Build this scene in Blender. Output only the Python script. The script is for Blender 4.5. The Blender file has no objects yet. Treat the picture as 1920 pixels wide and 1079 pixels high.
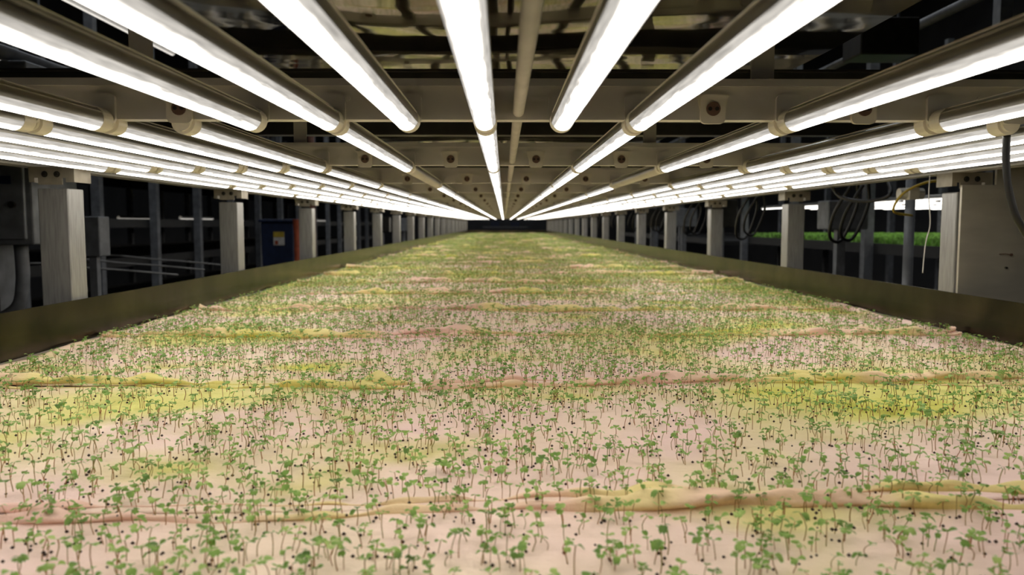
import bpy, math, random
import numpy as np
from mathutils import Vector
random.seed(7)
rs = np.random.RandomState(11)
scene = bpy.context.scene
COL = scene.collection
T = 1.20            # cloth level
C = 1.394           # camera height
L = C + 0.098       # lamp tube axis height
XL, XR = -0.70, 0.815
Y0, Y1 = 0.14, 16.2

# ------------------------------------------------------------------ materials
def srgb(r, g, b):
    f = lambda c: (c/255/12.92) if c/255 <= 0.04045 else ((c/255+0.055)/1.055)**2.4
    return (f(r), f(g), f(b), 1)

def new_mat(name):
    m = bpy.data.materials.new(name); m.use_nodes = True
    nt = m.node_tree
    return m, nt, nt.nodes, nt.links, nt.nodes['Principled BSDF']

def simple(name, col, rough=0.5, metal=0.0, noise=0.12, scale=30, bump=0.0, stretch=(1,1,1), alt=None):
    m, nt, N, K, P = new_mat(name)
    g = N.new('ShaderNodeNewGeometry')
    mp = N.new('ShaderNodeMapping'); mp.inputs['Scale'].default_value = stretch
    K.new(g.outputs['Position'], mp.inputs['Vector'])
    n = N.new('ShaderNodeTexNoise'); n.inputs['Scale'].default_value = scale; n.inputs['Detail'].default_value = 4
    K.new(mp.outputs[0], n.inputs['Vector'])
    cr = N.new('ShaderNodeValToRGB')
    c = col
    lo = alt if alt else tuple(x*(1-2*noise) for x in c[:3])+(1,)
    hi = tuple(min(1, x*(1+noise)) for x in c[:3])+(1,)
    cr.color_ramp.elements[0].position = 0.35; cr.color_ramp.elements[0].color = lo
    cr.color_ramp.elements[1].position = 0.65; cr.color_ramp.elements[1].color = hi
    K.new(n.outputs['Fac'], cr.inputs['Fac']); K.new(cr.outputs['Color'], P.inputs['Base Color'])
    P.inputs['Roughness'].default_value = rough; P.inputs['Metallic'].default_value = metal
    if bump:
        b = N.new('ShaderNodeBump'); b.inputs['Strength'].default_value = bump; b.inputs['Distance'].default_value = 0.01
        K.new(n.outputs['Fac'], b.inputs['Height']); K.new(b.outputs[0], P.inputs['Normal'])
    return m

M_post = simple('satin_aluminium', srgb(158,157,154), 0.38, 0.5, 0.09, 60, stretch=(5,5,0.4))
M_plate = simple('brushed_steel', srgb(192,186,170), 0.38, 0.4, 0.07, 9, stretch=(1,1,3))
M_rail = simple('tray_steel', srgb(76,70,58), 0.22, 0.95, 0.25, 6, bump=0.06, stretch=(1,1.6,1.2))
M_lip = simple('tray_lip', srgb(150,142,126), 0.5, 0.3)
M_beam = simple('beam_paint', srgb(204,200,190), 0.34, 0.4, 0.05, 14)
M_holder = simple('holder_plastic', srgb(204,198,182), 0.42, 0, 0.04)
M_disc = simple('holder_contact', srgb(100,76,62), 0.5)
M_pin = simple('dark_socket', srgb(30,24,20), 0.6)
M_cap = simple('cap_plastic', srgb(232,226,210), 0.3, 0, 0.04)
M_sink = simple('heat_sink', srgb(168,165,156), 0.28, 0.85, 0.06, 60, stretch=(3,0.4,3))
M_unlit = simple('unlit_diffuser', srgb(200,194,176), 0.35, 0, 0.04)
M_black = simple('black_rubber', srgb(22,22,22), 0.5)
M_dark = simple('dark_bar', srgb(50,47,42), 0.38, 0.4)
M_pan = simple('mirror_pan', srgb(96,90,70), 0.06, 1.0, 0.2, 1.4, bump=0.6, stretch=(1,1.6,1))
M_wall = simple('wall_paint', srgb(52,52,54), 0.8, 0, 0.1, 3)
M_floor = simple('concrete', srgb(60,58,55), 0.6, 0, 0.15, 4)
M_grey = simple('grey_enamel', srgb(108,110,113), 0.5, 0.1)
M_bluem = simple('blue_plastic', srgb(24,36,66), 0.5)
M_white = simple('white_plastic', srgb(205,202,195), 0.5)
M_hose = simple('grey_hose', srgb(120,118,114), 0.5)
M_yellow = simple('yellow_plastic', srgb(195,168,60), 0.5)
M_orange = simple('orange_plastic', srgb(165,78,48), 0.5)
M_copper = simple('copper_pipe', srgb(110,72,56), 0.4, 0.3)
M_soil = simple('dark_shelf', srgb(28,28,28), 0.6)

def emissive(name, hi, lo, col=(1,0.94,0.85,1), f0=-0.60):
    m, nt, N, K, P = new_mat(name)
    N.remove(P)
    out = [n for n in N if n.type == 'OUTPUT_MATERIAL'][0]
    g = N.new('ShaderNodeNewGeometry')
    sx = N.new('ShaderNodeSeparateXYZ'); K.new(g.outputs['Normal'], sx.inputs[0])
    mp = N.new('ShaderNodeMapping'); mp.inputs['Scale'].default_value = (420, 26, 420)
    K.new(g.outputs['Position'], mp.inputs['Vector'])
    n = N.new('ShaderNodeTexNoise'); n.inputs['Scale'].default_value = 1; n.inputs['Detail'].default_value = 4
    K.new(mp.outputs[0], n.inputs['Vector'])
    nz = N.new('ShaderNodeMath'); nz.operation='MULTIPLY_ADD'; nz.inputs[1].default_value=0.50
    K.new(n.outputs['Fac'], nz.inputs[0]); 
    off = N.new('ShaderNodeMath'); off.operation='SUBTRACT'; off.inputs[1].default_value=0.24; K.new(sx.outputs['Z'], off.inputs[0])
    K.new(off.outputs[0], nz.inputs[2])
    mr = N.new('ShaderNodeMapRange'); mr.interpolation_type='SMOOTHSTEP'
    mr.inputs['From Min'].default_value = f0; mr.inputs['From Max'].default_value = -1.06
    mr.inputs['To Min'].default_value = lo; mr.inputs['To Max'].default_value = hi
    K.new(nz.outputs[0], mr.inputs['Value'])
    m2 = N.new('ShaderNodeMapRange'); m2.inputs['From Min'].default_value = 0.3; m2.inputs['From Max'].default_value = 0.7
    m2.inputs['To Min'].default_value = 0.62; m2.inputs['To Max'].default_value = 1.15
    K.new(n.outputs['Fac'], m2.inputs['Value'])
    mu = N.new('ShaderNodeMath'); mu.operation = 'MULTIPLY'
    K.new(mr.outputs[0], mu.inputs[0]); K.new(m2.outputs[0], mu.inputs[1])
    e = N.new('ShaderNodeEmission'); e.inputs['Color'].default_value = col
    K.new(mu.outputs[0], e.inputs['Strength']); K.new(e.outputs[0], out.inputs['Surface'])
    return m
M_emit = emissive('lit_diffuser', 12.5, 0.66, f0=-0.66)
M_emit_dim = emissive('dim_diffuser', 1.2, 0.35)

# cloth
def cloth_mat():
    m, nt, N, K, P = new_mat('grow_cloth')
    g = N.new('ShaderNodeNewGeometry')
    def noise(scale, detail=3, off=(0,0,0), st=(1,1,0.2)):
        mp = N.new('ShaderNodeMapping'); mp.inputs['Location'].default_value = off; mp.inputs['Scale'].default_value = st
        K.new(g.outputs['Position'], mp.inputs['Vector'])
        n = N.new('ShaderNodeTexNoise'); n.inputs['Scale'].default_value = scale; n.inputs['Detail'].default_value = detail
        K.new(mp.outputs[0], n.inputs['Vector']); return n.outputs['Fac']
    def ramp(src, a, b, lo=0, hi=1):
        r = N.new('ShaderNodeMapRange'); r.interpolation_type = 'SMOOTHSTEP'
        r.inputs['From Min'].default_value = a; r.inputs['From Max'].default_value = b
        r.inputs['To Min'].default_value = lo; r.inputs['To Max'].default_value = hi
        K.new(src, r.inputs['Value']); return r.outputs[0]
    def mix(f, a, b):
        x = N.new('ShaderNodeMix'); x.data_type = 'RGBA'
        K.new(f, x.inputs[0])
        for i,q in ((6,a),(7,b)):
            if isinstance(q, tuple): x.inputs[i].default_value = q
            else: K.new(q, x.inputs[i])
        return x.outputs[2]
    base = mix(ramp(noise(4), 0.35, 0.65), srgb(242,212,204), srgb(238,216,194))
    c1 = mix(ramp(noise(2.6, 3, (3.1,1.7,0), (1,1.0,0.2)), 0.45, 0.66), base, srgb(222,216,132))
    c2 = mix(ramp(noise(3.6, 3, (6.1,2.6,0), (1,1.3,0.2)), 0.50, 0.74), c1, srgb(208,206,90))
    foldcol = mix(ramp(noise(4.2, 2, (5.7,2.2,0), (1,0.3,0.2)), 0.42, 0.58), srgb(240,198,180), srgb(226,214,116))
    at = N.new('ShaderNodeAttribute'); at.attribute_name='fold'
    c3 = mix(ramp(at.outputs['Fac'], 0.1, 0.9, 0, 0.75), c2, foldcol)
    K.new(c3, P.inputs['Base Color'])
    P.inputs['Roughness'].default_value = 0.9
    b = N.new('ShaderNodeBump'); b.inputs['Strength'].default_value = 0.4; b.inputs['Distance'].default_value = 0.002
    K.new(noise(260, 2, st=(1,1,1)), b.inputs['Height'])
    b2 = N.new('ShaderNodeBump'); b2.inputs['Strength'].default_value = 0.5; b2.inputs['Distance'].default_value = 0.012
    K.new(noise(14, 3, st=(0.5,2.2,1)), b2.inputs['Height']); K.new(b.outputs[0], b2.inputs['Normal'])
    K.new(b2.outputs[0], P.inputs['Normal'])
    return m
M_cloth = cloth_mat()

def leaf_mat():
    m, nt, N, K, P = new_mat('cotyledon_green')
    out = [n for n in N if n.type == 'OUTPUT_MATERIAL'][0]
    g = N.new('ShaderNodeNewGeometry')
    n = N.new('ShaderNodeTexNoise'); n.inputs['Scale'].default_value = 60; n.inputs['Detail'].default_value = 2
    K.new(g.outputs['Position'], n.inputs['Vector'])
    cr = N.new('ShaderNodeValToRGB'); E = cr.color_ramp.elements
    E[0].position = 0.3; E[0].color = srgb(84,122,44)
    E[1].position = 0.72; E[1].color = srgb(178,204,118)
    e = E.new(0.5); e.color = srgb(128,168,74)
    K.new(n.outputs['Fac'], cr.inputs['Fac']); K.new(cr.outputs[0], P.inputs['Base Color'])
    P.inputs['Roughness'].default_value = 0.5
    tr = N.new('ShaderNodeBsdfTranslucent'); K.new(cr.outputs[0], tr.inputs['Color'])
    mx = N.new('ShaderNodeMixShader'); mx.inputs[0].default_value = 0.38
    K.new(P.outputs[0], mx.inputs[1]); K.new(tr.outputs[0], mx.inputs[2]); K.new(mx.outputs[0], out.inputs['Surface'])
    return m
M_leaf = leaf_mat()
M_stem = simple('seedling_stem', srgb(172,112,78), 0.5, 0, 0.1, 60, alt=srgb(146,142,72))
M_seed = simple('seed_hull', srgb(54,32,22), 0.6, 0, 0.2, 200)

# ------------------------------------------------------------------ mesh helpers
class MB:
    def __init__(s): s.v=[]; s.f=[]; s.m=[]
    def add(s, v, f, mi=0):
        o=len(s.v); s.v+= [tuple(p) for p in v]; s.f+=[tuple(i+o for i in q) for q in f]; s.m+=[mi]*len(f); return s
    def box(s, a, b, mi=0):
        x0,y0,z0=a; x1,y1,z1=b
        v=[(x0,y0,z0),(x1,y0,z0),(x1,y1,z0),(x0,y1,z0),(x0,y0,z1),(x1,y0,z1),(x1,y1,z1),(x0,y1,z1)]
        f=[(0,3,2,1),(4,5,6,7),(0,1,5,4),(1,2,6,5),(2,3,7,6),(3,0,4,7)]
        return s.add(v,f,mi)
    def cyl(s, c, r, h, axis='Y', n=16, mi=0, r2=None):
        r2 = r if r2 is None else r2
        v=[]
        for j,(rr,t) in enumerate(((r,0),(r2,h))):
            for i in range(n):
                a=2*math.pi*i/n; p=[rr*math.cos(a), rr*math.sin(a)]
                if axis=='Y': q=(c[0]+p[0], c[1]+t, c[2]+p[1])
                elif axis=='Z': q=(c[0]+p[0], c[1]+p[1], c[2]+t)
                else: q=(c[0]+t, c[1]+p[0], c[2]+p[1])
                v.append(q)
        f=[(i,(i+1)%n,n+(i+1)%n,n+i) for i in range(n)]+[tuple(range(n))[::-1],tuple(range(n,2*n))]
        return s.add(v,f,mi)
    def arc(s, c, r, a0, a1, y0, y1, n, mi=0):
        v=[]
        for y in (y0,y1):
            for i in range(n+1):
                a=a0+(a1-a0)*i/n
                v.append((c[0]+r*math.cos(a), y, c[1]+r*math.sin(a)))
        f=[(i,i+1,n+2+i,n+1+i) for i in range(n)]
        return s.add(v,f,mi)
    def prism(s, outline, y0, y1, mi=0):   # outline in XZ
        n=len(outline)
        v=[(x,y0,z) for x,z in outline]+[(x,y1,z) for x,z in outline]
        f=[(i,(i+1)%n,n+(i+1)%n,n+i) for i in range(n)]+[tuple(range(n))[::-1],tuple(range(n,2*n))]
        return s.add(v,f,mi)
    def tube(s, pts, r, n=8, mi=0):
        pts=[Vector(p) for p in pts]; v=[]
        up=Vector((0.13,0.21,1)).normalized()
        for i,p in enumerate(pts):
            d=(pts[min(i+1,len(pts)-1)]-pts[max(i-1,0)]).normalized()
            a=d.cross(up)
            if a.length<1e-3: a=d.cross(Vector((1,0,0)))
            a.normalize(); b=d.cross(a)
            for k in range(n):
                t=2*math.pi*k/n; v.append(tuple(p+a*(r*math.cos(t))+b*(r*math.sin(t))))
        f=[]
        for i in range(len(pts)-1):
            for k in range(n):
                f.append((i*n+k,i*n+(k+1)%n,(i+1)*n+(k+1)%n,(i+1)*n+k))
        f+= [tuple(range(n))[::-1], tuple(range((len(pts)-1)*n,len(pts)*n))]
        return s.add(v,f,mi)
    def mesh(s, name, mats, smooth=False):
        me=bpy.data.meshes.new(name); me.from_pydata(s.v,[],s.f)
        for m in mats: me.materials.append(m)
        me.polygons.foreach_set('material_index', s.m)
        if smooth: me.polygons.foreach_set('use_smooth',[True]*len(s.f))
        me.update(); return me

def spline(pts, n=10):
    P=[Vector(p) for p in pts]; P=[P[0]*2-P[1]]+P+[P[-1]*2-P[-2]]; out=[]
    for i in range(1,len(P)-2):
        for k in range(n):
            t=k/n; a,b,c,d=P[i-1:i+3]
            out.append(0.5*((2*b)+(c-a)*t+(2*a-5*b+4*c-d)*t*t+(3*b-a-3*c+d)*t**3))
    out.append(P[-2]); return out

def ob(name, data, parent=None, loc=(0,0,0), label=None, category=None, group=None, kind=None, bevel=0):
    o=bpy.data.objects.new(name, data); COL.objects.link(o); o.location=loc
    if parent: o.parent=parent
    if label: o['label']=label
    if category: o['category']=category
    if group: o['group']=group
    if kind: o['kind']=kind
    if bevel:
        b=o.modifiers.new('bevel','BEVEL'); b.width=bevel; b.segments=2; b.limit_method='ANGLE'
    return o

# ------------------------------------------------------------------ room shell
RX, RYa, RYb, RH = 5.0, -1.5, 19.0, 4.2
ob('floor', MB().box((-RX,RYa,-0.1),(RX,RYb,0)).mesh('floor',[M_floor]), kind='structure')
ob('ceiling', MB().box((-RX,RYa,RH),(RX,RYb,RH+0.1)).mesh('ceiling',[M_wall]), kind='structure')
ob('wall_back', MB().box((-RX,RYb,0),(RX,RYb+0.1,RH)).mesh('wall_back',[M_wall]), kind='structure')
ob('wall_front', MB().box((-RX,RYa-0.1,0),(RX,RYa,RH)).mesh('wall_front',[M_wall]), kind='structure')
ob('wall_left', MB().box((-RX-0.1,RYa,0),(-RX,RYb,RH)).mesh('wall_left',[M_wall]), kind='structure')
ob('wall_right', MB().box((RX,RYa,0),(RX+0.1,RYb,RH)).mesh('wall_right',[M_wall]), kind='structure')

# ------------------------------------------------------------------ tray
tray=ob('grow_tray', None, loc=(0,0,T-0.02), label='long shallow steel grow tray holding cloth sheets of seedlings', category='tray')
ob('pan', MB().box((XL-0.008,Y0,-0.012),(XR+0.008,Y1,0.0115)).mesh('pan',[M_lip]), tray)
def rail(x, sgn):
    b=MB()
    h=0.088
    ys=np.arange(Y0,Y1+0.01,0.1)
    v=[];f=[]
    prof=[(0,-0.01),(0.001,0.02),(0.002,0.05),(0.0025,h),(0.0045,h),(0.0045,h-0.012)]
    for i,y in enumerate(ys):
        w=0.0005*math.sin(y*5.1+sgn)+0.0003*math.sin(y*11.7)
        for j,(dx,dz) in enumerate(prof):
            v.append((x+sgn*(dx)+ w, y, dz))
    n=len(prof)
    for i in range(len(ys)-1):
        for j in range(n-1): f.append((i*n+j,(i+1)*n+j,(i+1)*n+j+1,i*n+j+1))
    b.add(v,f); 
    return b.mesh('side_rail',[M_rail],False)
ob('side_rail', rail(XL-0.006,-1), tray, label='dark reflective steel side rail')
ob('side_rail', rail(XR+0.006,1), tray, label='dark reflective steel side rail')
for x,s in ((XL,1),(XR,-1)):
    ob('rail_lip', MB().box((min(x-s*0.005,x+s*0.003),Y0,0.011),(max(x-s*0.005,x+s*0.003),Y1,0.019)).mesh('rail_lip',[M_lip]), tray, label='pale folded metal lip')
ob('end_plate', MB().box((XL-0.01,Y1,-0.012),(XR+0.01,Y1+0.01,0.08)).mesh('end_plate',[M_rail]), tray)

# ------------------------------------------------------------------ cloth sheets
seams=[Y0+0.0]+[0.545+0.425*i for i in range(37)]
seams=[s for s in seams if s<Y1-0.1]+[Y1-0.02]
NS=len(seams)
ph=rs.rand(NS,8)*6.28
def wob(j,x):
    return 0.008*np.sin(3.1*x+ph[j,0])+0.004*np.sin(9*x+ph[j,1])
def amp(j,x,side):
    o=3 if side else 5
    a=0.50+0.42*np.sin(5.3*x+ph[j,o])+0.32*np.sin(13*x+ph[j,o+1])+0.24*np.sin(31*x+ph[j,2])+0.18*np.sin(71*x+ph[j,1])+0.12*np.sin(139*x+ph[j,0])
    return np.clip(a,0.04,1.3)
def centre(j,x,side):
    if side: return 0.012+0.007*np.sin(8*x+ph[j,7])+0.004*np.sin(27*x+ph[j,4])+0.0015*np.sin(77*x+ph[j,2])
    return 0.013+0.007*np.sin(7*x+ph[j,6])+0.004*np.sin(23*x+ph[j,3])+0.0015*np.sin(81*x+ph[j,5])
def folds(j,x,y):
    a=seams[j]+wob(j,x); b=seams[j+1]+wob(j+1,x)
    d1=y-a; d2=b-y; w=0.009
    return amp(j,x,0)*np.exp(-((d1-centre(j,x,0))/w)**2), amp(j+1,x,1)*np.exp(-((d2-centre(j+1,x,1))/w)**2)
def height(j, x, y):
    p,q=folds(j,x,y)
    z=0.0034*(p+q)
    z+=0.0012*np.sin(11*x+4*y+j)+0.0010*np.sin(17*y-6*x)+0.0022
    e=np.minimum(x-XL,XR-x)
    z+=(0.0045+0.002*np.sin(31*y+3*j))*np.exp(-(e/0.014)**2)
    return T-0.0065+z
cloth_label='pale pink and yellow damp grow cloth with wrinkled rolled edges'
for j in range(NS-1):
    nx=300 if j<4 else (160 if j<10 else 80)
    xs=np.linspace(XL+0.003,XR-0.003,nx)
    e=np.concatenate([np.arange(0,.034,.004),[.04,.05]])
    Lp=seams[j+1]-seams[j]
    ts=np.concatenate([e, np.linspace(.07,Lp-.07,8), Lp-e[::-1]])/Lp
    X,TT=np.meshgrid(xs,ts)
    A=seams[j]+wob(j,X)+0.0002; B=seams[j+1]+wob(j+1,X)-0.0002
    Y=A+(B-A)*TT
    Z=height(j,X,Y)
    p,q=folds(j,X,Y)
    v=np.stack([X,Y,Z],-1).reshape(-1,3)
    ny=len(ts)
    idx=np.arange(ny*nx).reshape(ny,nx)
    f=np.stack([idx[:-1,:-1],idx[:-1,1:],idx[1:,1:],idx[1:,:-1]],-1).reshape(-1,4)
    me=bpy.data.meshes.new('grow_cloth'); me.from_pydata(v.tolist(),[],f.tolist()); me.materials.append(M_cloth)
    at=me.attributes.new('fold','FLOAT','POINT'); 
    ed=np.minimum(X-XL,XR-X)
    at.data.foreach_set('value',np.clip(0.5*(p+q)+0.5*np.exp(-(ed/0.02)**2),0,1).ravel().astype(np.float32))
    me.polygons.foreach_set('use_smooth',[True]*len(f)); me.update()
    o=ob('grow_cloth', me, label=cloth_label, category='cloth', group='grow cloths lying in the tray')
    so=o.modifiers.new('thick','SOLIDIFY'); so.thickness=0.0015; so.offset=-1
    # rolled hems
    for side in (0,1):
        if j==0 and side==0: continue
        n2=420 if j<5 else (220 if j<12 else 90)
        xx=np.linspace(XL+0.006,XR-0.006,n2); jj=j+side
        cen=centre(jj,xx,side)
        yc=seams[jj]+wob(jj,xx)+(-cen if side else cen)
        rr=(0.0042+0.0006*min(jj,5))*amp(jj,xx,side)+0.0003
        if jj==2 and side==0:
            rr=rr+0.0095*np.exp(-((xx+0.150)/0.024)**2)*(1+0.2*np.sin(190*xx))
        zc=height(j,xx,yc)+rr*0.35
        K_=12; an=2*math.pi*np.arange(K_)/K_
        wav=1+0.26*np.sin(3*an[None,:]+46*xx[:,None]+ph[jj,0])
        VV_=np.stack([np.repeat(xx[:,None],K_,1), yc[:,None]+1.4*rr[:,None]*wav*np.cos(an), zc[:,None]+rr[:,None]*wav*np.sin(an)],-1).reshape(-1,3)
        idx=np.arange(n2*K_).reshape(n2,K_); nxk=np.roll(idx,-1,axis=1)
        f=np.stack([idx[:-1],nxk[:-1],nxk[1:],idx[1:]],-1).reshape(-1,4)
        me=bpy.data.meshes.new('rolled_hem'); me.from_pydata(VV_.tolist(),[],f.tolist()); me.materials.append(M_cloth)
        at=me.attributes.new('fold','FLOAT','POINT'); at.data.foreach_set('value',np.full(n2*K_,0.80,np.float32))
        me.polygons.foreach_set('use_smooth',[True]*len(f)); me.update()
        ob('rolled_hem',me,o,label='rolled yellow and pink cloth edge')

# ------------------------------------------------------------------ seedlings
def seedling(r, lod):
    h=r.uniform(0.0070,0.0138); bx,by=r.uniform(-.003,.003),r.uniform(-.002,.002); k=r.uniform(-0.0018,.0018)
    def c(t): return np.array([bx*t*t+k*math.sin(3.1*t), by*t*t+k*0.6*math.sin(3.1*t), h*t])
    sv,sf=[],[]
    rings,n={0:(5,4),1:(2,3),2:(2,2)}[lod]
    rad=0.00032 if lod==0 else 0.0004
    for i in range(rings):
        t=i/(rings-1); p=c(t)
        for q in range(n):
            a=6.283*q/n; sv.append((p[0]+rad*math.cos(a),p[1]+rad*math.sin(a),p[2]-(0.002 if i==0 else 0)))
    for i in range(rings-1):
        for q in range(n if n>2 else 1):
            sf.append((i*n+q,i*n+(q+1)%n,(i+1)*n+(q+1)%n,(i+1)*n+q))
    leaves=[]
    top=c(1); phi=r.uniform(0,6.283)
    nl=2 if r.random()<0.70 or lod else 3
    for q in range(nl):
        a=phi+q*(math.pi if nl==2 else 2.1)+r.uniform(-.5,.5)
        ln=r.uniform(.0028,.0045); wd=ln*r.uniform(1.0,1.45); rise=r.uniform(-.2,.9); droop=r.uniform(.2,.9); cup=r.uniform(-.2,.45); pet=r.uniform(.0005,.0014)
        U=np.array([math.cos(a),math.sin(a),0]); V=np.array([-math.sin(a),math.cos(a),0])
        if lod==0: rows=[(0,.06,0),(.22,.40,.0),(.55,.5,0),(.85,.40,0),(1.02,.20,-.2)]
        elif lod==1: rows=[(0,.2,0),(.5,.5,0),(1,.3,-.1)]
        else: rows=[(0,.35,0),(1,.45,0)]
        lv,lf=[],[]
        cols=(-1,0,1) if lod<2 else (-1,1)
        for (u,w,nt) in rows:
            for s in cols:
                uu=u+(nt if s==0 else 0)
                p=top+U*(pet+uu*ln)+V*(s*w*wd)+np.array([0,0,(rise*uu-droop*uu*uu)*ln+cup*abs(s*w)*wd+0.0002])
                lv.append(tuple(p))
        m=len(cols)
        for i in range(len(rows)-1):
            for s in range(m-1): lf.append((i*m+s,i*m+s+1,(i+1)*m+s+1,(i+1)*m+s))
        if lod==0:
            o=len(lv); p0=top; p1=top+U*(pet+.1*ln)+np.array([0,0,.0002])
            lv+=[tuple(p0+V*.0003),tuple(p0-V*.0003),tuple(p1-V*.0004),tuple(p1+V*.0004)]; lf.append((o,o+1,o+2,o+3))
        leaves.append((lv,lf))
    return (sv,sf),leaves
r_=random.Random(5)
TPL={l:[seedling(r_,l) for _ in range(24)] for l in (0,1,2)}

def dens(x,y):
    return 0.80+0.14*np.sin(3.3*x+1.2)*np.sin(2.1*y+.6)+0.14*np.sin(9*x-5*y)+0.10*np.sin(15*x+11*y)
sp=0.0126
gx=np.arange(XL+.02,XR-.015,sp); gy=np.arange(Y0+.05,Y1-.05,sp)
GX,GY=np.meshgrid(gx,gy); GX=GX.ravel()+rs.uniform(-.5,.5,GX.size)*sp*.7; GY=GY.ravel()+rs.uniform(-.5,.5,GY.size)*sp*1.1
# bands that sprouted thinner let the cloth show further back
band=1-0.30*np.clip(np.sin(GY*4.1+0.8*np.sin(2*GX)+0.5),0,1)*np.clip((GY-1.3)/0.8,0,1)
keep=rs.rand(GX.size)<np.clip(dens(GX,GY),0.25,1)*np.clip(0.76+0.06*GY,0.7,0.9)*band
GX,GY=GX[keep],GY[keep]
tw=rs.rand(GX.size)<0.25
GX=np.concatenate([GX,GX[tw]+rs.uniform(-.005,.005,tw.sum())]); GY=np.concatenate([GY,GY[tw]+rs.uniform(-.005,.005,tw.sum())])
def cloth_z(X,Y):
    Z=np.full(X.shape,T-0.004)
    for j in range(NS-1):
        a=seams[j]+wob(j,X); b=seams[j+1]+wob(j+1,X); m=(Y>=a)&(Y<b)
        Z[m]=height(j,X[m],Y[m])
    return Z
GZ=cloth_z(GX,GY)
inview=(GY>0.425)&(GX/GY<0.665)&(GX/GY>-0.655)
order=np.argsort(np.where(inview,GY,99))
ind=set(order[:300].tolist())
lab='green cotyledon seedling with a thin reddish stem on cloth'
tm=[]
for s,ls in TPL[0]:
    sm=MB().add(*s).mesh('stem',[M_stem],True)
    tm.append((sm,[MB().add(*l).mesh('leaf',[M_leaf],True) for l in ls]))
for i in sorted(ind):
    k=int(rs.randint(24)); sm,lm=tm[k]
    e=bpy.data.objects.new('seedling',None); COL.objects.link(e)
    e.empty_display_size=0.01
    e.location=(GX[i],GY[i],GZ[i]); e.rotation_euler=(0,0,rs.uniform(0,6.28)); s=rs.uniform(.85,1.25); e.scale=(s,s,s*rs.uniform(.85,1.15))
    e['label']=lab; e['category']='seedling'; e['group']='seedlings sprouting from the cloth'
    o=bpy.data.objects.new('stem',sm); o.parent=e; COL.objects.link(o)
    for l in lm:
        o=bpy.data.objects.new('leaf',l); o.parent=e; COL.objects.link(o)

def bake(name, ids, lod, scale=1.0):
    V=[];F=[];Mi=[];off=0
    ids=np.array(ids); ks=rs.randint(0,24,ids.size)
    for k in range(24):
        sel=ids[ks==k]
        if not sel.size: continue
        (sv,sf),ls=TPL[lod][k]
        v=np.array(sv,float); f=[list(q) for q in sf]; mi=[0]*len(sf); o=len(v)
        for lv,lf in ls:
            v=np.concatenate([v,np.array(lv)]); f+=[[a+o for a in q] for q in lf]; mi+=[1]*len(lf); o=len(v)
        f=np.array(f); n=len(v)
        a=rs.uniform(0,6.283,sel.size); s=rs.uniform(.85,1.25,sel.size)*scale
        ca,sa=np.cos(a)[:,None]*s[:,None],np.sin(a)[:,None]*s[:,None]
        x=v[None,:,0]*ca-v[None,:,1]*sa+GX[sel][:,None]; y=v[None,:,0]*sa+v[None,:,1]*ca+GY[sel][:,None]
        z=v[None,:,2]*s[:,None]+GZ[sel][:,None]
        V.append(np.stack([x,y,z],-1).reshape(-1,3))
        F.append((f[None]+(np.arange(sel.size)*n)[:,None,None]+off).reshape(-1,4)); Mi.append(np.tile(mi,sel.size)); off+=sel.size*n
    V=np.concatenate(V);F=np.concatenate(F);Mi=np.concatenate(Mi)
    return V,F,Mi
def np_mesh(name,V,F,Mi,mats,smooth=True):
    me=bpy.data.meshes.new(name)
    me.vertices.add(len(V)); me.vertices.foreach_set('co',V.astype(np.float32).ravel())
    w=F.shape[1]
    me.loops.add(F.size); me.loops.foreach_set('vertex_index',F.astype(np.int32).ravel())
    me.polygons.add(len(F)); me.polygons.foreach_set('loop_start',(np.arange(len(F))*w).astype(np.int32))
    me.polygons.foreach_set('loop_total',np.full(len(F),w,np.int32))
    for m in mats: me.materials.append(m)
    me.polygons.foreach_set('material_index',Mi.astype(np.int32)); me.polygons.foreach_set('use_smooth',np.full(len(F),smooth))
    me.update(calc_edges=True); me.validate(); return me
rest=np.array([i for i in range(GX.size) if i not in ind])
off=0;VV=[];FF=[];MM=[]
for lo,hi,lod,sc,fr in ((0,2.4,0,1.0,1),(2.4,6,1,1.0,1),(6,20,2,1.0,1)):
    ids=rest[(GY[rest]>=lo)&(GY[rest]<hi)]
    v,f,m=bake('s',ids,lod,sc); VV.append(v);FF.append(f+off);MM.append(m);off+=len(v)
ob('seedling_carpet', np_mesh('seedling_carpet',np.concatenate(VV),np.concatenate(FF),np.concatenate(MM),[M_stem,M_leaf]),
   label='dense carpet of tiny green seedlings covering the cloth', category='seedlings', kind='stuff')
# seed hulls lie near the stem bases
cand=np.where(GY<6)[0]; pick=rs.choice(cand,26000)
ns=pick.size
xx=np.clip(GX[pick]+rs.normal(0,.0050,ns),XL+.02,XR-.02); yy=GY[pick]+rs.normal(0,.0050,ns); zz=cloth_z(xx,yy)
oc=np.array([(1,0,0),(0,1,0),(-1,0,0),(0,-1,0),(0,0,1),(0,0,-1),(.7,.7,.0),(-.7,.7,.0),(-.7,-.7,.0),(.7,-.7,.0)])*0.00118
ring=[0,6,1,7,2,8,3,9]
tf=np.array([(ring[i],ring[(i+1)%8],4) for i in range(8)]+[(ring[(i+1)%8],ring[i],5) for i in range(8)])
s=rs.uniform(.7,1.25,ns)
V=(oc[None]*s[:,None,None]+np.stack([xx,yy,zz+0.0007+0.006*rs.rand(ns)*(rs.rand(ns)<.35)],-1)[:,None,:]).reshape(-1,3)
F=(tf[None]+(np.arange(ns)*10)[:,None,None]).reshape(-1,3)
ob('seed_hulls', np_mesh('seed_hulls',V,F,np.zeros(len(F)),[M_seed]), label='scattered dark brown seed hulls lying on the cloth', category='seeds', kind='stuff')

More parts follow.
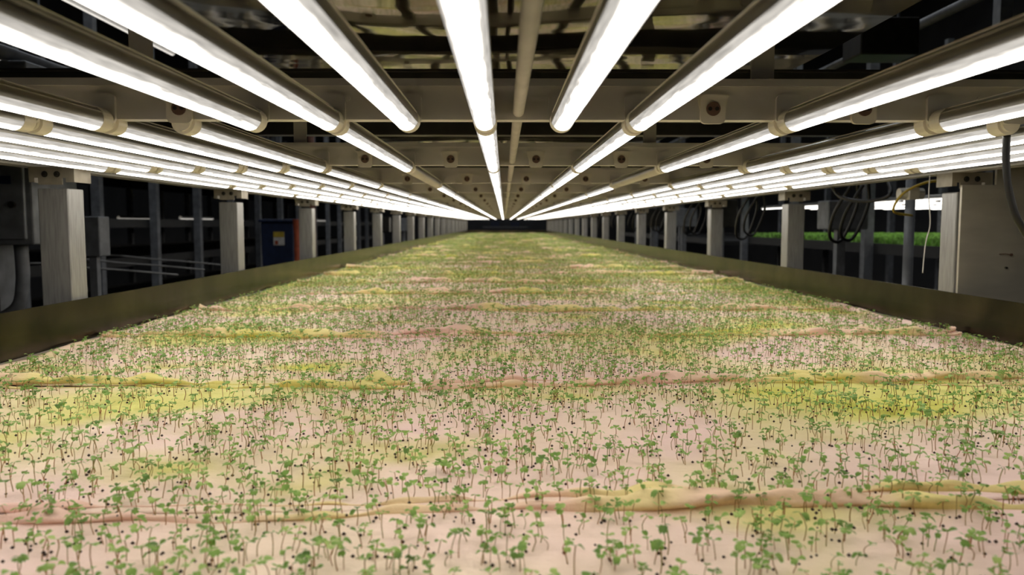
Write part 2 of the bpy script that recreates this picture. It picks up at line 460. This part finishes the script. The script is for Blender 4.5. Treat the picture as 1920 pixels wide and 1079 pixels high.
# ------------------------------------------------------------------ lamp rig
SEC=[0.178+0.6*i for i in range(28)]          # cross beam positions
SP=0.073; X0=-0.018; KS=list(range(-9,11))
beam_lab='pale painted metal channel carrying lamp holders across the rack'
bm=MB()
bx0,bx1=-0.775,0.86
bm.box((bx0,0,0.004),(bx1,0.003,0.038)); bm.box((bx0,-0.012,0.038),(bx1,0.030,0.041)); bm.box((bx0,0.003,0.004),(bx1,0.018,0.006))
bm.box((bx0,-0.012,0.034),(bx1,-0.0105,0.038))
for xb in (-0.44,-0.15,0.17,0.46,0.70):
    bm.cyl((xb,-0.002,0.024),0.003,0.002,'Y',8)
beam_me=bm.mesh('cross_beam',[M_beam])
for i,y in enumerate(SEC):
    ob('cross_beam', beam_me, loc=(0,y,C+0.096), label=beam_lab, category='beam', group='cross beams above the tray')
def rounded(w,h,r,n=5,zc=0):
    pts=[]
    for cx,cz,a0 in ((w-r,h-r,0),(-w+r,h-r,90),(-w+r,-h+r,180),(w-r,-h+r,270)):
        for i in range(n+1):
            a=math.radians(a0+90*i/n); pts.append((cx+r*math.cos(a),zc+cz+r*math.sin(a)))
    return pts
hb=MB().prism(rounded(0.0120,0.0140,0.005),-0.004,0.0)
body_plain=hb.mesh('body',[M_beam])
hb=MB().prism(rounded(0.0120,0.0140,0.005),-0.004,0.0)
hb.prism([(-0.016,0.014),(0.016,0.014),(0.012,0.0),(-0.012,0.0)],-0.0020,0.0)
body_me=hb.mesh('body',[M_holder])
disc_me=MB().cyl((0,-0.0055,0),0.0068,0.0015,'Y',18).mesh('contact_disc',[M_disc])
pin_me=MB().cyl((0,-0.0061,0),0.0020,0.001,'Y',10).mesh('pin_hole',[M_pin])
all_me=MB().prism(rounded(0.0120,0.0140,0.005),-0.004,0.0).cyl((0,-0.0055,0),0.0068,0.0015,'Y',10,1)
holders_far=MB()
def lit(sec,k):
    if sec==0: return 'lit' if k not in (-4,3,5,7) else None
    if k in (-3,-1,1,3,5): return None
    if sec==2 and k in (-2,4): return 'off'
    return 'lit'
holder_lab='cream plastic lamp holder with a brown twin-pin socket'
for i,y in enumerate(SEC):
    if i==0: continue
    for k in KS:
        x=X0+SP*k
        if i<=6:
            e=ob('lamp_holder',None,loc=(x,y,L+0.012),label=holder_lab,category='lamp holder',group='lamp holders on the cross beams')
            e.empty_display_size=0.01
            empty=lit(i-1,k) is None
            ob('body',body_me if empty else body_plain,e)
            if empty:
                ob('contact_disc',disc_me,e)
                ob('pin_hole',pin_me,e,(0.0033,0,0)); ob('pin_hole',pin_me,e,(-0.0033,0,0))
        elif i<=13:
            if i==7 and k==KS[0]: far_me=all_me.mesh('lamp_holder',[M_holder,M_disc])
            ob('lamp_holder',far_me,loc=(x,y,L+0.012),label=holder_lab,category='lamp holder',group='lamp holders on the cross beams')
        else:
            holders_far.add([(a+x,b+y,c+L+0.012) for a,b,c in all_me.v],all_me.f,0)
ob('lamp_holder_rows',holders_far.mesh('lamp_holder_rows',[M_holder]),label='distant rows of cream lamp holders on the beams',category='lamp holders',kind='stuff')
# tubes
TL=0.590; R=0.0108
A0,A1=198,342
def tube_parts(n,e=0.018):
    d=MB().arc((0,0),R,math.radians(A0),math.radians(A1),e,TL-e,n)
    h=MB().arc((0,0),R*1.0,math.radians(A1-360),math.radians(A0),e,TL-e,n)
    for a in (30,60,90,120,150):
        c_,s_=math.cos(math.radians(a)),math.sin(math.radians(a))
        h.add([(R*c_,e,R*s_),(R*1.09*c_,e,R*1.09*s_),(R*1.09*c_,TL-e,R*1.09*s_),(R*c_,TL-e,R*s_)],[(0,1,2,3)])
    return d,h
d,h=tube_parts(16)
d_me=d.mesh('diffuser',[M_emit],True); du_me=d.mesh('diffuser_unlit',[M_unlit],True); h_me=h.mesh('heat_sink',[M_sink],True)
cap_me=MB().cyl((0,0,0),R*1.05,0.018,'Y',24).cyl((0,-0.004,0),R*0.8,0.004,'Y',20).mesh('end_cap',[M_cap])
cap2_me=MB().cyl((0,TL-0.018,0),R*1.05,0.018,'Y',24).cyl((0,TL,0),R*0.8,0.004,'Y',20).mesh('end_cap',[M_cap])
df,hf=tube_parts(8)
one=MB(); one.add(df.v,df.f,0).add(hf.v,hf.f,1); one.cyl((0,0,0),R*1.05,0.018,'Y',10,2).cyl((0,TL-0.018,0),R*1.05,0.018,'Y',10,2)
one_me=one.mesh('led_tube',[M_emit,M_sink,M_cap],True)
fd=MB().arc((0,0),R,math.radians(A0),math.radians(A1),0.01,TL-0.01,6,0); fd.arc((0,0),R,math.radians(A1-360),math.radians(A0),0.01,TL-0.01,4,1)
farm=MB(); n_ind=0
for sct in range(len(SEC)-1):
    y=SEC[sct]+0.005
    for k in KS:
        st=lit(sct,k)
        if not st: continue
        x=X0+SP*k
        if n_ind<290:
            n_ind+=1
            la='glowing white LED tube lamp with aluminium back' if st=='lit' else 'unlit pale LED tube lamp with frosted diffuser'
            if sct<5:
                e=ob('led_tube',None,loc=(x,y,L),label=la,category='lamp',group='LED tubes above the tray'); e.empty_display_size=0.02
                ob('diffuser',d_me if st=='lit' else du_me,e); ob('heat_sink',h_me,e)
                ob('end_cap',cap_me,e); ob('end_cap',cap2_me,e)
            else:
                ob('led_tube',one_me,loc=(x,y,L),label=la,category='lamp',group='LED tubes above the tray')
        else:
            farm.add([(a+x,b+y,c+L) for a,b,c in fd.v],fd.f,0); farm.m[-len(fd.f):]=fd.m
ob('led_tube_rows',farm.mesh('led_tube_rows',[M_emit,M_sink],True),label='distant converging rows of glowing LED tubes',category='lamps',kind='stuff')
ob('conduit', MB().cyl((0.014,0.10,L+0.010),0.0055,16.0,'Y',16).mesh('conduit',[M_holder],True), label='thin pale conduit pipe running along the lamp rows', category='pipe')
for x0,x1 in ((-0.80,-0.765),(0.815,0.85)):
    b=MB(); b.box((x0,0.1,0),(x1,16.4,0.003)); 
    xo=x0 if x0<0 else x1-0.003
    b.box((xo,0.1,0.003),(xo+0.003,16.4,0.040))
    b.box((x0,0.1,0.040),(x1,16.4,0.043))
    ob('side_beam', b.mesh('side_beam',[M_beam]), loc=(0,0,C+0.093), label='long pale channel along the edge of the lamp rig', category='beam', group='long side beams')

# ------------------------------------------------------------------ posts
def bracket_mesh():
    b=MB()
    o=[(-.036,.037),(-.036,.012),(-.027,.012),(-.027,.019),(-.021,.019),(-.021,.008),(.018,.008),(.018,.019),(.024,.019),(.024,.012),(.038,.012),(.038,.037)]
    b.prism(o,-0.003,0.0); b.box((-.036,-0.003,.035),(.038,.05,.037)); b.box((-.036,0,.012),(-.034,.05,.037)); b.box((.036,0,.012),(.038,.05,.037))
    return b.mesh('bracket',[M_lip])
br_me=bracket_mesh()
bolt_me=MB().cyl((0,-.0065,0),.0036,.0035,'Y',6).cyl((0,-.0035,0),.0052,.0006,'Y',14).mesh('bolt',[M_dark])
pm=MB(); w=0.025
pm.box((-w,0,0),(w,0.05,C+0.058)); 
pm.box((-w-0.012,-0.008,0),(w+0.012,0.058,0.012))
post_me=pm.mesh('upright',[M_post])
plab='square satin aluminium rack post with a notched bracket on top'
posts=[(-0.742,1.325+0.835*i) for i in range(18)]+[(0.850,1.452+0.865*i) for i in range(17)]
for x,y in posts:
    if y>16: continue
    e=ob('rack_post',None,loc=(x,y,0),label=plab,category='post',group='posts along the tray')
    ob('upright',post_me,e,bevel=0.002); 
    ob('bracket',br_me,e,(0,0,C+0.056))
    if y<5:
        ob('bolt',bolt_me,e,(-.010,0,C+0.081)); ob('bolt',bolt_me,e,(.010,0,C+0.081))
pl=ob('steel_plate',None,loc=(0.8275,1.440,0),label='wide brushed steel plate bolted to the front of a rack post',category='panel')
ob('plate',MB().box((0,0,0),(0.40,0.006,C+0.070)).box((0.062,0,C+0.070),(0.40,0.006,C+0.13)).mesh('plate',[M_plate]),pl)
ob('slot_hook',MB().tube([(0,0,0),(0.010,-.003,.0005),(0.020,-.004,-.001)],0.0008).cyl((0.020,-.005,-.001),.0024,.003,'Y',10).mesh('slot_hook',[M_disc]),pl,(0.072,-0.002,C-0.055))
ob('bolt',MB().cyl((0,-0.004,0),.002,.004,'Y',8).mesh('bolt',[M_dark]),pl,(0.086,0,C-0.08))

# ------------------------------------------------------------------ upper deck
ub=MB().box((-0.80,0,0),(0.85,0.035,0.030)); ub.box((-0.80,-0.012,0.027),(0.85,0,0.030)); 
ub.box((-0.80,0,-0.064),(-0.77,0.03,0)); ub.box((0.82,0,-0.064),(0.85,0.03,0))
ub_me=ub.mesh('deck_bar',[M_dark])
for i in range(27):
    ob('deck_bar',ub_me,loc=(0,0.50+0.6*i+0.12,C+0.20),label='dark steel bar supporting the upper tray',category='beam',group='upper deck bars')
hg=MB().box((0,0,0.0),(0.022,0.003,0.07)).box((0,0,0.067),(0.022,0.03,0.07)).mesh('hanger_strap',[M_beam])
for i in range(1,8):
    for x in (-0.36,0.24):
        ob('hanger_strap',hg,loc=(x,SEC[i]+0.006,C+0.134),label='pale metal strap joining the lamp beam to the deck',category='bracket',group='hanger straps above the lamps')
xs=np.linspace(-0.46,0.46,24); ys=np.linspace(0.3,16.3,220)
X,Y=np.meshgrid(xs,ys); Z=C+0.245-0.010*np.abs(np.sin((Y-0.62)*math.pi/0.6))*(1-(X/0.46)**2)+0.004*np.sin(9*X+2.3*Y)*np.sin(5*Y)
Z=np.maximum(Z,C+0.232)
idx=np.arange(X.size).reshape(X.shape)
f=np.stack([idx[:-1,:-1],idx[:-1,1:],idx[1:,1:],idx[1:,:-1]],-1).reshape(-1,4)
ob('upper_tray',np_mesh('upper_tray',np.stack([X,Y,Z],-1).reshape(-1,3),f,np.zeros(len(f)),[M_pan]),label='dark glossy sagging underside of the tray above',category='tray')

# ------------------------------------------------------------------ cables and details near the posts
def cable(pts,r,mat,label,name='cable'):
    return ob(name,MB().tube(spline(pts,10),r,8).mesh(name,[mat],True),label=label,category='cable')
cable([(0.502,0.80,C+0.088),(0.503,0.80,C+0.06),(0.508,0.80,C+0.03),(0.520,0.80,C+0.0),(0.555,0.81,C-0.03),(0.64,0.84,C-0.04),(0.74,0.90,C+0.0),(0.825,0.95,C+0.094)],0.0036,M_black,'thick black cable drooping from the lamp rig')
cable([(0.800,1.50,C+0.09),(0.797,1.495,C+0.05),(0.799,1.49,C+0.0),(0.793,1.49,C-0.03),(0.790,1.49,C-0.06),(0.786,1.485,C-0.092)],0.0010,M_white,'thin pale twisted tie dangling by the post','cable_tie')
cable([(0.93,1.95,C+0.12),(0.92,1.9,C+0.07),(0.885,1.95,C+0.055),(0.84,2.0,C+0.07),(0.83,2.05,C+0.12)],0.0045,M_black,'black cable looping beneath the lamp rig')
cable([(1.02,1.85,C+0.10),(0.98,1.86,C+0.095),(0.94,1.88,C+0.07),(0.93,1.9,C+0.03),(1.0,1.95,C+0.02)],0.003,M_yellow,'thin yellow cable beside the rack post')
for i in range(1,9):
    y=1.452+0.865*i-0.25
    for q in range(2):
        a=random.uniform(0.05,0.11); xo=0.90+0.03*q
        cable([(xo,y,C+0.10),(xo-.03,y+.03,C+0.03),(xo-.02,y+.08,C+0.0-a/2),(xo+.03,y+.12,C-0.02-a/3),(xo+.06,y+.1,C+.05),(xo+.05,y+.08,C+.11)],0.0045,M_black,'black power cable looping down beside the rack')

# ------------------------------------------------------------------ neighbouring racks
def rack(x0,x1,y0,y1,levels,step,name_label,posts_x):
    e=ob('storage_rack',None,loc=(x0,y0,0),label=name_label,category='rack')
    for z in levels:
        ob('shelf',MB().box((0,0,0),(x1-x0,y1-y0,0.03)).box((0,0,0.03),(0.01,y1-y0,0.045)).box((x1-x0-.01,0,0.03),(x1-x0,y1-y0,0.045)).mesh('shelf',[M_soil]),e,(0,0,z))
    y=0
    while y<=y1-y0:
        for xx in posts_x:
            ob('upright',MB().box((-.02,-.02,0),(.02,.02,2.6)).mesh('upright',[M_grey]),e,(xx-x0,y,0))
        y+=step
    return e
rack(1.62,2.9,2.6,5.4,[C-1.0,C-0.6,C-0.13],0.9,'grey rack with dark shelves and glowing lamps over greens',[1.60,2.92])
rack(1.62,2.9,6.0,11,[C-1.0,C-0.6,C-0.16],1.2,'grey rack with dark empty shelves',[1.60,2.92])
rack(-3.2,-1.95,3.2,12,[C-1.0,C-0.55,C-0.22,C-0.02,C+0.3],0.62,'grey rack with dark empty shelves across the aisle',[-1.93,-3.22])
M_green=simple('microgreens',srgb(130,182,76),0.6,0,0.3,40,bump=1.0)
n=26000
gx=rs.uniform(1.64,2.86,n); gy=rs.uniform(2.65,5.3,n); a=rs.uniform(0,6.28,n); hh=rs.uniform(.03,.045,n); wv=.006
c_,s_=np.cos(a)*wv,np.sin(a)*wv; z0=C-0.10
V=np.stack([np.stack([gx-c_*.3,gy-s_*.3,np.full(n,z0)],-1),np.stack([gx+c_*.3,gy+s_*.3,np.full(n,z0)],-1),np.stack([gx+c_,gy+s_,z0+hh],-1),np.stack([gx-c_,gy-s_,z0+hh*.92],-1)],1).reshape(-1,3)
F=np.arange(4*n).reshape(n,4)
ob('microgreens_bed',np_mesh('microgreens_bed',V,F,np.zeros(n),[M_green],False),label='bed of bright green microgreens on the neighbouring rack',category='plants',kind='stuff')
nl=MB()
for xx in np.arange(1.7,2.85,0.16):
    for yy in np.arange(2.8,4.7,0.62):
        nl.add([(a_+xx,b_+yy,c_+C+0.105) for a_,b_,c_ in fd.v],fd.f,0); nl.m[-len(fd.f):]=fd.m
ob('neighbour_lamps',nl.mesh('neighbour_lamps',[M_emit,M_sink],True),label='rows of glowing tubes over the neighbouring greens',category='lamps',kind='stuff')
nl=MB()
for xx in (-2.1,-2.5):
    for yy in (5.2,9.0):
        nl.add([(a_+xx,b_+yy,c_+C+0.04) for a_,b_,c_ in fd.v],fd.f,0); nl.m[-len(fd.f):]=fd.m
ob('dim_rack_lamps',nl.mesh('dim_rack_lamps',[M_emit_dim,M_sink],True),label='dim tubes inside the dark rack',category='lamps',kind='stuff')
def fixture(x,y,z,ntubes,ln):
    e=ob('hanging_light',None,loc=(x,y,z),label='slatted light fixture hanging over the neighbouring aisle',category='light',group='hanging lights over the aisles')
    for q in range(ntubes):
        ob('tube',MB().arc((0,0),0.012,math.radians(172),math.radians(368),0,ln,6).mesh('tube',[M_emit_dim],True),e,(q*0.055,0,0))
    ob('frame',MB().box((-.02,0,.01),(ntubes*.055,.02,.025)).box((-.02,ln-.02,.01),(ntubes*.055,ln,.025)).box((-.02,0,.012),(-.012,ln,.03)).mesh('frame',[M_grey]),e)
    ob('hanger',MB().cyl((0.0,0.05,0.02),.004,RH-z-0.02,'Z',8).cyl((0.0,ln-.05,0.02),.004,RH-z-0.02,'Z',8).mesh('hanger',[M_grey]),e)
fixture(-1.32,2.3,C+0.68,3,0.95)
fixture(-1.70,2.45,C+0.56,2,0.6)
fixture(1.14,2.6,C+0.73,2,0.6)
def hung_box(x,y,z,wd,hh_,lab_):
    e=ob('ballast_box',None,loc=(x,y,z),label=lab_,category='box')
    ob('body',MB().box((0,0,0),(wd,.12,hh_)).mesh('body',[M_dark]),e,bevel=.004)
    ob('hanger',MB().cyl((.03,.06,hh_),.005,RH-z-hh_,'Z',8).cyl((wd-.03,.06,hh_),.005,RH-z-hh_,'Z',8).mesh('hanger',[M_grey]),e)
hung_box(0.97,2.2,C+.46,.16,.10,'dark hung ballast box above the neighbouring aisle')
hung_box(-1.15,3.2,C+.55,.20,.10,'dark hung ballast box beside the slatted lights')
for x,z in ((1.30,C+.62),(1.22,C+.40),(-1.25,C+.42),(-1.05,C+.36)):
    b=MB().cyl((x,1.2,z),.014,11.0,'Y',12)
    for yy in (1.6,3.6,5.6,7.6,9.6,11.6): b.cyl((x,yy,z),.004,RH-z,'Z',6)
    ob('overhead_pipe',b.mesh('overhead_pipe',[M_grey],True),label='grey overhead pipe hung on thin rods above the aisle',category='pipe',group='overhead pipes')

# ------------------------------------------------------------------ left aisle equipment
cab=ob('electrical_cabinet',None,loc=(-1.32,1.70,0),label='grey metal electrical cabinet with a small blue sticker',category='cabinet')
ob('body',MB().box((0,0,C-.045),(0.325,0.18,C+0.34)).mesh('body',[M_grey]),cab,bevel=.004)
ob('door',MB().box((0.012,-0.010,C-.033),(0.313,0,C+0.32)).mesh('door',[M_grey]),cab,bevel=.003)
ob('sticker',MB().box((0.255,-0.0115,C+.083),(0.288,-0.0102,C+.100)).mesh('sticker',[M_bluem]),cab,label='small blue sticker')
ob('latch',MB().cyl((0.290,-.018,C+.04),.007,.010,'Y',12).mesh('latch',[M_dark]),cab)
ob('stand',MB().box((0.13,0.09,0),(0.19,0.15,C-.045)).box((0.03,0.02,0),(0.29,0.22,0.01)).mesh('stand',[M_grey]),cab)
ob('conduit_pipe',MB().tube(spline([(-1.06,1.76,C-.04),(-1.06,1.76,C-.13),(-1.08,1.76,C-.19),(-1.16,1.76,C-.22),(-1.3,1.76,C-.23)],8),0.014,12).mesh('conduit_pipe',[M_grey],True),label='grey bent conduit leaving the electrical cabinet',category='pipe')
ob('conduit_pipe',MB().tube(spline([(-1.02,1.9,C-.10),(-1.00,1.9,C-.16),(-1.03,1.9,C-.20),(-1.12,1.9,C-.21),(-1.3,1.9,C-.21)],8),0.008,12).mesh('conduit_pipe',[M_hose],True),label='pale bent hose below the electrical cabinet',category='pipe')
jb=ob('junction_box',None,loc=(-1.17,2.2,0),label='small grey junction box on a slim stand',category='box')
ob('body',MB().box((0,0,C-.09),(0.06,.06,C+.02)).mesh('body',[M_grey]),jb,bevel=.003)
ob('stand',MB().box((0.02,.02,0),(0.04,.04,C-.09)).mesh('stand',[M_grey]),jb)
bb=ob('blue_bin',None,loc=(-1.82,6.0,0),label='tall blue plastic bin with a yellow and white warning label',category='bin')
ob('body',MB().add([(0.03,0,0),(0.22,0,0),(0.22,.26,0),(0.03,.26,0),(0,-.02,C+.01),(0.25,-.02,C+.01),(0.25,.30,C+.01),(0,.30,C+.01)],[(0,3,2,1),(4,5,6,7),(0,1,5,4),(1,2,6,5),(2,3,7,6),(3,0,4,7)]).mesh('body',[M_bluem]),bb,bevel=.01)
ob('lid',MB().box((-.012,-.04,C+.01),(0.262,.32,C+.035)).mesh('lid',[M_bluem]),bb,bevel=.01)
ob('label_plate',MB().box((0.10,-.030,C-.16),(0.18,-.022,C-.06),0).box((0.10,-.032,C-.10),(0.18,-.0305,C-.06),1).box((0.11,-.032,C-.155),(0.135,-.0305,C-.125),2).mesh('label_plate',[M_white,M_yellow,M_orange]),bb,label='white and yellow warning label')
ob('pipe',MB().cyl((-1.36,5.7,0),.022,2.2,'Z',14).mesh('pipe',[M_copper],True),label='upright reddish-brown pipe beside the blue bin',category='pipe')
ob('orange_bucket',MB().cyl((-1.42,5.5,C-.0-.06),.024,.09,'Z',16,r2=.030).cyl((-1.42,5.5,0),.024,C-.06,'Z',12).mesh('orange_bucket',[M_orange]),label='small orange container on a stand',category='bucket')
for q,(x,y) in enumerate(((-1.75,3.3),(-1.78,3.7),(-1.80,4.1))):
    ob('hose',MB().tube(spline([(x-.35,y,C-.18+.01*q),(x-.2,y+.05,C-.165),(x-.05,y+.1,C-.185),(x+.1,y+.15,C-.2),(x+.28,y+.3,C-.23)],8),.004,8).mesh('hose',[M_hose],True),label='pale irrigation hose trailing off the dark shelf',category='hose')
vp=ob('valve_pipe',None,loc=(1.02,2.0,0),label='cream plastic pipe with a valve beside the post',category='pipe')
ob('pipe',MB().cyl((0,0,0),.012,C+.13,'Z',14).mesh('pipe',[M_grey],True),vp)
ob('valve',MB().cyl((-.03,0,C+.075),.014,.06,'X',12).box((-.012,-.02,C+.06),(.012,.02,C+.09)).mesh('valve',[M_cap]),vp)
for i,(x,y,z0_,h) in enumerate(((1.12,4.3,-.02,.13),(1.12,5.2,-.02,.1),(1.12,6.3,-.02,.12),(1.12,2.75,-.02,.08),(-1.2,7.4,-.08,.06),(-1.15,8.6,-.08,.06))):
    bx=ob('control_box',None,loc=(x,y,0),label='dark grey control box standing beside the rack',category='box',group='control boxes along the aisle')
    ob('body',MB().box((0,0,C+z0_),(0.14,.1,C+h)).mesh('body',[M_grey if i%2 else M_dark]),bx,bevel=.004)
    ob('stand',MB().box((0.05,.04,0),(0.08,.07,C+z0_)).mesh('stand',[M_grey]),bx)
fe=ob('control_desk',None,loc=(-0.45,17.6,0),label='blue and grey equipment cabinet at the aisle end',category='cabinet')
ob('body',MB().box((0,0,0),(0.95,.5,C-.1)).mesh('body',[M_bluem]),fe,bevel=.01)
ob('top',MB().box((-.02,-.02,C-.1),(0.97,.52,C-.06)).mesh('top',[M_grey]),fe)
ob('screen',MB().box((0.15,.2,C-.06),(0.35,.25,C+.06)).box((0.6,.2,C-.06),(0.8,.25,C+.04)).mesh('screen',[M_bluem]),fe)

# dim fill lights added to brighten the aisle background, not real fixtures
for nm,(x,y) in enumerate(((-1.35,2.5),(-1.35,7.0),(1.35,3.0),(1.35,7.5),(0,17.3))):
    li=bpy.data.lights.new('aisle_fill','AREA'); li.shape='RECTANGLE'; li.size=0.3; li.size_y=1.2; li.energy=24; li.color=(0.92,0.96,1.0)
    o=bpy.data.objects.new('aisle_fill',li); COL.objects.link(o); o.location=(x,y,RH-0.1)

# ------------------------------------------------------------------ world, camera
w=bpy.data.worlds.new('world'); scene.world=w; w.use_nodes=True
w.node_tree.nodes['Background'].inputs[0].default_value=(0.5,0.48,0.45,1); w.node_tree.nodes['Background'].inputs[1].default_value=0.02
cam=bpy.data.cameras.new('camera'); co=bpy.data.objects.new('camera',cam); COL.objects.link(co); scene.camera=co
cam.lens=28; cam.sensor_width=36; cam.clip_start=0.01; cam.clip_end=60
co.location=(0,0,C); co.rotation_euler=(math.radians(90-4.58),0,math.radians(-0.575))
cam.dof.use_dof=True; cam.dof.focus_distance=0.92; cam.dof.aperture_fstop=8.5
scene.view_settings.view_transform='Standard'; scene.view_settings.look='None'
